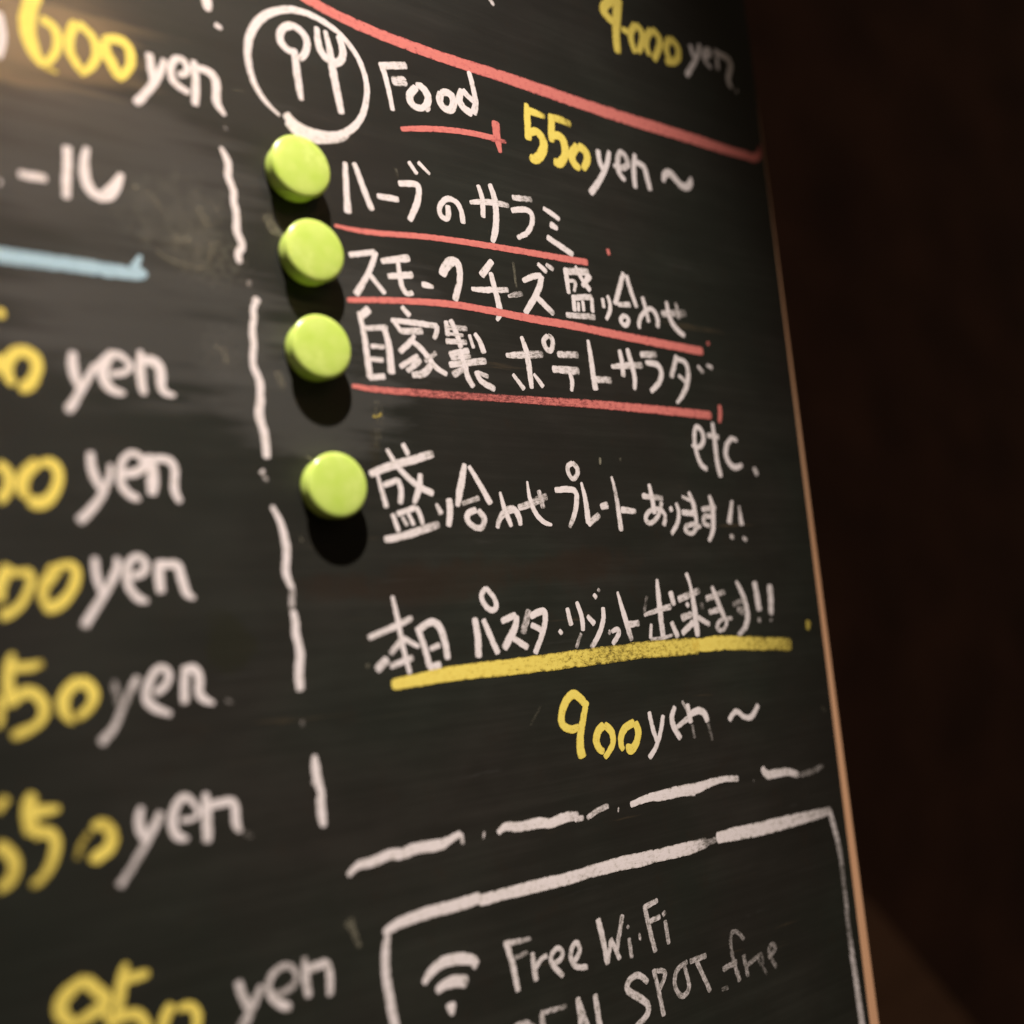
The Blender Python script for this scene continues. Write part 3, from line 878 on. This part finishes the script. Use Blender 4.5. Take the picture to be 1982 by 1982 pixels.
# --- pasta line
write("lettering", "white", board, I, """
30,44,44,42,38 | 228,1172 262,1320 288,1460 320,1610 362,1758
44,48,50,46 | 48,1488 160,1440 270,1390 380,1336 | 0.05,0.15,0,0.2
50,46 | 296,1506 212,1608 | 0,0.2
66,66 | 196,1642 108,1730 | 0.1
46,36 | 304,1488 430,1554
46,50 | 212,1702 386,1632 | 0.15
48,50,52 | 414,1402 470,1560 508,1708
54,54,58,56,52 | 432,1420 515,1360 575,1385 618,1490 644,1650 | 0,0,0,0,0.1
42,46 | 508,1572 586,1536 | 0.1
52,60 | 498,1712 594,1686 | 0.05
50,58,60,56 | 842,1334 862,1440 872,1540 872,1636
44,50,48 | 906,1346 960,1470 1020,1608
42,42,44,46,44,42,38 | 930,1112 888,1160 910,1235 970,1290 1012,1258 992,1185 925,1110
46,50,48 | 1042,1364 1110,1330 1156,1318
46,56,62,60 | 1158,1316 1152,1400 1110,1480 1062,1572
48,50 | 1130,1486 1244,1562
58,56 | 1254,1276 1202,1456 | 0.3
48,54,50,46,44,46 | 1258,1330 1330,1285 1374,1290 1370,1390 1336,1500 1294,1606 | 0,0,0,0.05,0
46,48 | 1264,1386 1354,1434 | 0.05
32,34 | 1474,1428 1500,1458 | 0.05
34,44 | 66,1260 98,1396 | 0 | 1080,850
32,44,36 | 136,1214 180,1330 186,1436 | 0 | 1080,850
28,32 | 172,1450 134,1564 | 0.35 | 1080,850
34,46 | 216,1320 274,1386 | 0.05 | 1080,850
36,44,42,44 | 334,1256 342,1350 304,1470 246,1564 | 0,0,0,0.35 | 1080,850
32,36 | 262,1160 288,1190 | 0.05 | 1080,850
28,30 | 294,1120 312,1140 | 0.35 | 1080,850
42 | 374,1440 394,1450 | 0.35 | 1080,850
32,38,40,38 | 398,1442 444,1414 460,1452 406,1536 | 0.1 | 1080,850
22,44,48,44 | 442,1140 485,1290 515,1390 550,1508 | 0,0,0,0.3 | 1080,850
46,48 | 516,1388 608,1374 | 0.05,0.2 | 1080,850
26,46,48,48,46 | 738,1046 748,1160 760,1270 772,1380 788,1496 | 0,0.05 | 1080,850
28,38 | 664,1172 640,1306 | 0.6 | 1080,850
28,38,42 | 640,1316 740,1282 844,1250 | 0.2,0.15 | 1080,850
46,40 | 838,1136 866,1246 | 0.05 | 1080,850
26,32 | 696,1380 690,1496 | 0.1 | 1080,850
24,26,22 | 690,1498 800,1486 858,1462 | 0.2 | 1080,850
40,44 | 846,1364 896,1484 | 0.1 | 1080,850
36,24,40,50,50,48 | 956,1000 988,1090 1006,1180 1020,1280 1032,1380 1044,1478 | 0.05 | 1080,850
50,46 | 896,1202 1058,1130 | 0.1,0.3 | 1080,850
32,34 | 956,1226 978,1254 | 0.1 | 1080,850
46,48 | 1072,1222 1074,1276 | 0.6 | 1080,850
56,40 | 920,1340 1004,1306 | 0.15 | 1080,850
46,42 | 1014,1366 924,1456 | 0.05 | 1080,850
38,34 | 1040,1330 1134,1388 | 0.1 | 1080,850
42,40 | 1104,1196 1246,1140 | 0.1,0.35 | 1080,850
32,42,40 | 1148,1100 1195,1220 1246,1346 | 0.1 | 1080,850
38,40 | 1126,1296 1226,1268 | 0.15 | 1080,850
26,32,34,34,32 | 1302,1340 1220,1345 1180,1400 1215,1440 1258,1400 | 0.2 | 1080,850
30,32 | 1255,1402 1262,1340 | 0.15 | 1080,850
38,36 | 1306,1240 1402,1198 | 0.5 | 1080,850
30,46,50,46,30 | 1330,1060 1390,1180 1420,1310 1406,1405 1342,1470 | 0.1,0.1,0.1,0.25 | 1080,850
32,36,32 | 1398,1268 1332,1272 1388,1312 | 0.45 | 1080,850
46,56 | 1466,1062 1504,1286 | 0.1 | 1080,850
34,34 | 1492,1350 1516,1356 | 0.3 | 1080,850
48,54,44 | 1580,1086 1590,1200 1590,1316 | 0.1 | 1080,850
36 | 1588,1344 1596,1362 | 0.35 | 1080,850
""", "white chalk line in Japanese above the thick yellow underline")
write("underline", "yellow", board, I, """
70,86,98,106,108,112,110,108,106,104 | 222,1838 330,1818 600,1765 800,1735 1100,1705 1468,1660 1800,1618 2068,1580 2300,1560 2522,1546 | 0,0,0,0.05,0.1,0.15,0.3,0.2,0.15,0.2
70,92,88,84,80,82 | 1000,1546 1130,1532 1250,1520 1400,1524 1560,1530 1744,1534 | 0,0,0.05,0.2,0.25,0.3 | 1080,850
44,36 | 1870,1356 1864,1424 | 0.3 | 1080,850
""", "thick yellow chalk underline")
write("price_number", "yellow", board, Q, """
54,60,62,62,60,58,54,50 | 530,650 480,590 425,545 365,600 334,690 330,780 400,826 470,800
46,56,60,68,72 | 514,640 492,760 474,860 472,950 492,1035
56,58,62,58,44 | 652,782 604,830 590,900 612,965 655,985
56,54,48,46,40 | 652,782 712,830 724,920 690,985 655,1032
50,56,54,46,40 | 880,764 810,800 778,860 776,940 800,972
54,58,56,60,60,54 | 880,764 914,830 898,915 862,970 836,978 840,925
""", "yellow chalk price 900")
write("lettering", "white", board, Q, """
36,40,40,36 | 988,684 1005,770 1024,840 1048,910
34,38,38,36,42 | 1094,710 1082,800 1062,890 1036,965 988,1034
36,46,48,44 | 1182,645 1154,725 1170,800 1226,890
34,40 | 1196,804 1282,732 | 0.1
24,30 | 1234,606 1288,700 | 0.3
42,46 | 1272,626 1302,772
26,28 | 1310,780 1330,886 | 0.55
38,50,52,44 | 1284,716 1350,672 1402,690 1428,764
30,26 | 1430,772 1462,906 | 0.6
36,38,36,36,40,36 | 1586,752 1615,700 1646,676 1700,732 1760,730 1804,632
""", "white chalk word yen and tilde after 900")
write_each("divider_dash", "white", board, M, """
40,58,80,76,82,86,84,60,44 | 1054,1526 1130,1440 1230,1430 1370,1360 1450,1370 1580,1312 1745,1300 1810,1262 1900,1206
40,30 | 1898,1210 1916,1290 | 0.15
60 | 905,518 918,520 | 0.1 | 700,1482
40,62,74,80,66,80,62 | 1016,506 1064,450 1190,460 1340,420 1405,440 1500,390 1622,370 | 0,0.1,0.1,0,0,0.05,0.25 | 700,1482
50,40 | 1590,398 1660,392 | 0.2 | 700,1482
36,44,40 | 1682,394 1760,334 1846,298 | 0.2 | 700,1482
42 | 58,1030 68,1032 | 0.15 | 1180,1300
42,52,74,74,72,48,42,40 | 152,998 280,942 400,926 560,884 650,874 760,826 860,800 962,800 | 0,0,0,0,0.05,0.15 | 1180,1300
44,40 | 556,906 640,908 | 0.1 | 1180,1300
22 | 1072,816 1078,818 | 0.5 | 1180,1300
40,58,56,50,46 | 1136,716 1172,778 1250,758 1330,746 1414,772 | 0.1,0.1,0.15,0.25 | 1180,1300
36,40,34 | 1420,772 1520,746 1596,704 | 0.6 | 1180,1300
""", "white dash and dot line across the lower board")
# --- wi-fi box
write("frame_line", "white", board, NN, """
56,80,88,90,90,84 | 162,1256 250,1186 400,1128 560,1078 720,1042 892,984
80,86,88,86,84,76 | 874,1014 1050,962 1250,912 1450,866 1600,828 1738,780 | 0,0.06,0,0.03,0.1
84,92,96,96,92 | -150,792 0,752 120,722 230,702 334,676 | 0.06,0,0,0.02,0.04 | 1180,1482
84,88,86,72 | 322,680 470,644 600,616 730,572 | 0,0,0.05,0.35 | 1180,1482
50,40 | 724,580 800,548 | 0.5 | 1180,1482
76,88,84,88,74,52 | 796,542 960,502 1080,484 1200,452 1420,398 1652,336 | 0,0.02,0.05,0.05,0.15,0.25 | 1180,1482
54,74,76,76,78,80 | 192,1266 174,1380 178,1550 200,1700 224,1830 256,1990 | 0.1
48,48,44,42,44,42,48,52,58,64 | 1640,336 1684,480 1728,680 1744,850 1766,1020 1776,1140 1802,1350 1842,1620 1872,1830 1892,1985 | 0.15,0.2,0.35,0.5,0.35,0.45,0.2,0.15,0.15,0.15 | 1180,1482
""", "white chalk outline of the box in the lower right corner")
wf = write("wifi_icon", "white", board, NN, """
48,70,84,88,84,70 | 460,1632 510,1545 590,1476 680,1446 770,1440 860,1462
56,44 | 862,1446 834,1520 | 0.1
58,80,92,88 | 556,1688 620,1632 700,1608 794,1614 | 0,0,0,0.15
90,84,36 | 664,1770 668,1808 676,1868
""", "white chalk wireless symbol with two arcs and a dot")
write("lettering", "white", board, NN, """
50,52,50,50 | 1078,1318 1118,1450 1145,1560 1170,1690 | 0.1
52,30 | 1060,1336 1266,1292 | 0.1,0.4
34,34 | 1140,1440 1240,1394 | 0.4
38,42,50 | 1274,1396 1284,1490 1304,1612 | 0.15
38,42,36 | 1296,1520 1340,1440 1388,1418 | 0.15
38,42,40,40,40,44,40 | 1422,1486 1490,1452 1504,1390 1462,1352 1408,1420 1420,1490 1508,1574 | 0.15
42,42,42,40,42,46,40 | 1590,1462 1636,1390 1612,1310 1570,1350 1556,1440 1600,1512 1690,1504 | 0.15
50,52,40 | 1764,1142 1806,1310 1836,1490 | 0.15
40,40 | 1836,1480 1864,1296 | 0.15
40,40 | 1858,1290 1930,1450 | 0.15
38,42,40 | 94,1112 68,1260 48,1410 | 0.25 | 1180,1482
26,30 | 128,1196 142,1216 | 0.4 | 1180,1482
34,38 | 142,1286 164,1440 | 0.3 | 1180,1482
58 | 214,1282 232,1274 | 0.25 | 1180,1482
42,46,44 | 256,1042 294,1220 342,1396 | 0.25 | 1180,1482
42,38 | 252,1064 358,1004 | 0.2 | 1180,1482
40,38 | 296,1166 378,1126 | 0.25 | 1180,1482
36 | 392,1120 418,1092 | 0.35 | 1180,1482
38,40 | 412,1154 440,1336 | 0.3 | 1180,1482
""", "white chalk words Free Wi-Fi")
write("lettering", "white", board, O, """
46,48,46,52,58,54,50,50 | 286,1620 215,1556 140,1600 118,1680 215,1730 296,1790 280,1870 190,1960 | 0.2
40,42,42 | 326,1520 366,1690 404,1874 | 0.3
36,40,38 | 330,1538 430,1528 372,1676 | 0.3
36,40,42,42,40,38 | 580,1464 496,1520 476,1640 532,1742 606,1670 556,1500 | 0.3
40,40 | 646,1460 752,1690 | 0.3
40,40 | 596,1466 722,1418 | 0.3
36 | 836,1676 886,1658 | 0.65
34,38,34,36,40,40 | 1004,1300 955,1238 905,1240 900,1340 926,1470 972,1614 | 0.5,0.55,0.45,0.3
42,40 | 842,1524 952,1464 | 0.4
38,38 | 998,1412 1034,1580 | 0.4
34,32 | 1028,1492 1118,1414 | 0.5
30,32,30,30 | 1144,1490 1140,1396 1096,1440 1178,1562 | 0.65
36,38,36,38,34 | 1182,1436 1244,1372 1212,1318 1180,1400 1246,1510 | 0.5
50,54,50 | 1120,1980 1215,1912 1300,1970 | 0.25 | 700,1482
50,56 | 1342,1850 1358,1980 | 0.2 | 700,1482
40,36 | 1336,1852 1534,1796 | 0.25,0.45 | 700,1482
48,52 | 1614,1730 1644,1980 | 0.2 | 700,1482
42,44 | 1616,1740 1700,1980 | 0.2 | 700,1482
50,56 | 1742,1706 1784,1980 | 0.2 | 700,1482
""", "white chalk words OPEN SPOT free, cut off at the bottom")
# --- wiped-off remains
write_each("chalk_smudge", "dust", board, C, """
46,36 | 1000,1412 1045,1396 | 0.35
60,70,40 | 1090,1430 1170,1500 1230,1620 | 0.6
90,70 | 1470,1540 1570,1700 | 0.55
50,44 | 1600,1560 1640,1600 | 0.6
80,60 | 1280,1790 1440,1790 | 0.5
56,60,56,50 | 1150,1860 1250,1930 1420,2010 1560,1990 | 0.62
70,60,50 | 1620,1790 1575,1900 1550,2010 | 0.65
40,50,40 | 1600,850 1685,890 1695,1000 | 0.55 | 0,450
90,70 | 525,1040 565,1180 | 0.55 | 400,450
80,90,70 | 255,1600 290,1710 380,1770 | 0.45 | 450,0
36,30 | 0,670 95,685 | 0.6 | 450,0
20,14 | 735,130 800,160 | 0.4 | 400,850
24,16 | 1780,138 1782,192 | 0.2 | 700,850
20,14 | 1930,140 1934,172 | 0.5 | 700,850
34,28 | 1190,1700 1215,1690 | 0.4 | 400,850
70,90,60 | 1270,1250 1300,1400 1260,1640 | 0.75 | 400,450
16,12 | 700,730 712,770 | 0.4 | 400,850
90,50,40 | 1445,1150 1495,1270 1528,1360 | 0.45 | 300,1482
24,20 | 180,640 100,790 | 0.75 | 1000,1200
26,18 | 1440,800 1464,1000 | 0.5 | 620,300
28,18 | 560,100 580,170 | 0.6 | 620,300
20,16 | 1580,260 1610,300 | 0.6 | 1180,1300
""", "faint dusty remains of wiped-off chalk")
write_each("chalk_smudge", "yellow", board, G, """
26,22 | 1240,1366 1268,1386 | 0.4
24,20 | 1270,1384 1308,1354 | 0.45
""", "tiny yellow chalk fleck under the third menu line")


# ------------------------------------------------------------------ magnets
GREEN = plastic_material()

def lathe(name, prof, parent, seg=72):
    """profile of (radius, distance from the board) in mm, turned about the magnet's axis (-y)"""
    verts, faces = [], []
    for r, h in prof:
        for k in range(seg):
            a = 2 * math.pi * k / seg
            verts.append((r * math.cos(a) / 1000, -h / 1000, r * math.sin(a) / 1000))
    nrow = len(prof)
    for i in range(nrow - 1):
        for k in range(seg):
            k2 = (k + 1) % seg
            faces.append((i * seg + k, i * seg + k2, (i + 1) * seg + k2, (i + 1) * seg + k))
    faces.append(tuple(range(seg))[::-1]); faces.append(tuple((nrow - 1) * seg + k for k in range(seg)))
    me = bpy.data.meshes.new(name); me.from_pydata(verts, [], faces); me.update()
    b = bmesh.new(); b.from_mesh(me); bmesh.ops.recalc_face_normals(b, faces=b.faces); b.to_mesh(me); b.free()
    for p in me.polygons: p.use_smooth = True
    return link_mesh(name, me, GREEN, parent)

spots = [(583, 322, "lime green round magnet stuck below the fork and spoon circle"),
         (610, 485, "lime green round magnet between the first and second coral underlines"),
         (623, 671, "lime green round magnet beside the third menu line, above its own full shadow"),
         (654, 939, "pale lime green round magnet set apart below the other three")]
base_prof = [(13.6, 0.12), (14.1, 0.7), (14.3, 2.2), (14.3, 3.6), (14.0, 5.0), (13.5, 6.4), (13.2, 7.6)]
cap_prof = [(13.0, 7.5), (14.4, 7.7), (14.95, 8.1), (15.15, 8.7), (15.1, 9.3), (14.8, 9.85), (14.2, 10.25), (13.4, 10.45),
            (11.5, 10.65), (8.5, 10.85), (5.0, 10.98), (2.0, 11.03), (0.4, 11.04)]
proto = None
for i, (px, py, lab) in enumerate(spots):
    X, Z = on_board(px, py, 0.0095)
    loc = (X, 0, Z)
    if proto is None:
        proto = empty("magnet", loc, lab, "magnet", "round green magnets on the chalkboard")
        parts = [lathe("magnet_base", base_prof, proto), lathe("magnet_cap", cap_prof, proto)]
    else:
        c = proto.copy(); COL.objects.link(c); c.location = loc; c["label"] = lab
        for p in parts:
            q = p.copy(); COL.objects.link(q); q.parent = c
        c.rotation_euler = (0, random.uniform(0, 6.28), 0)
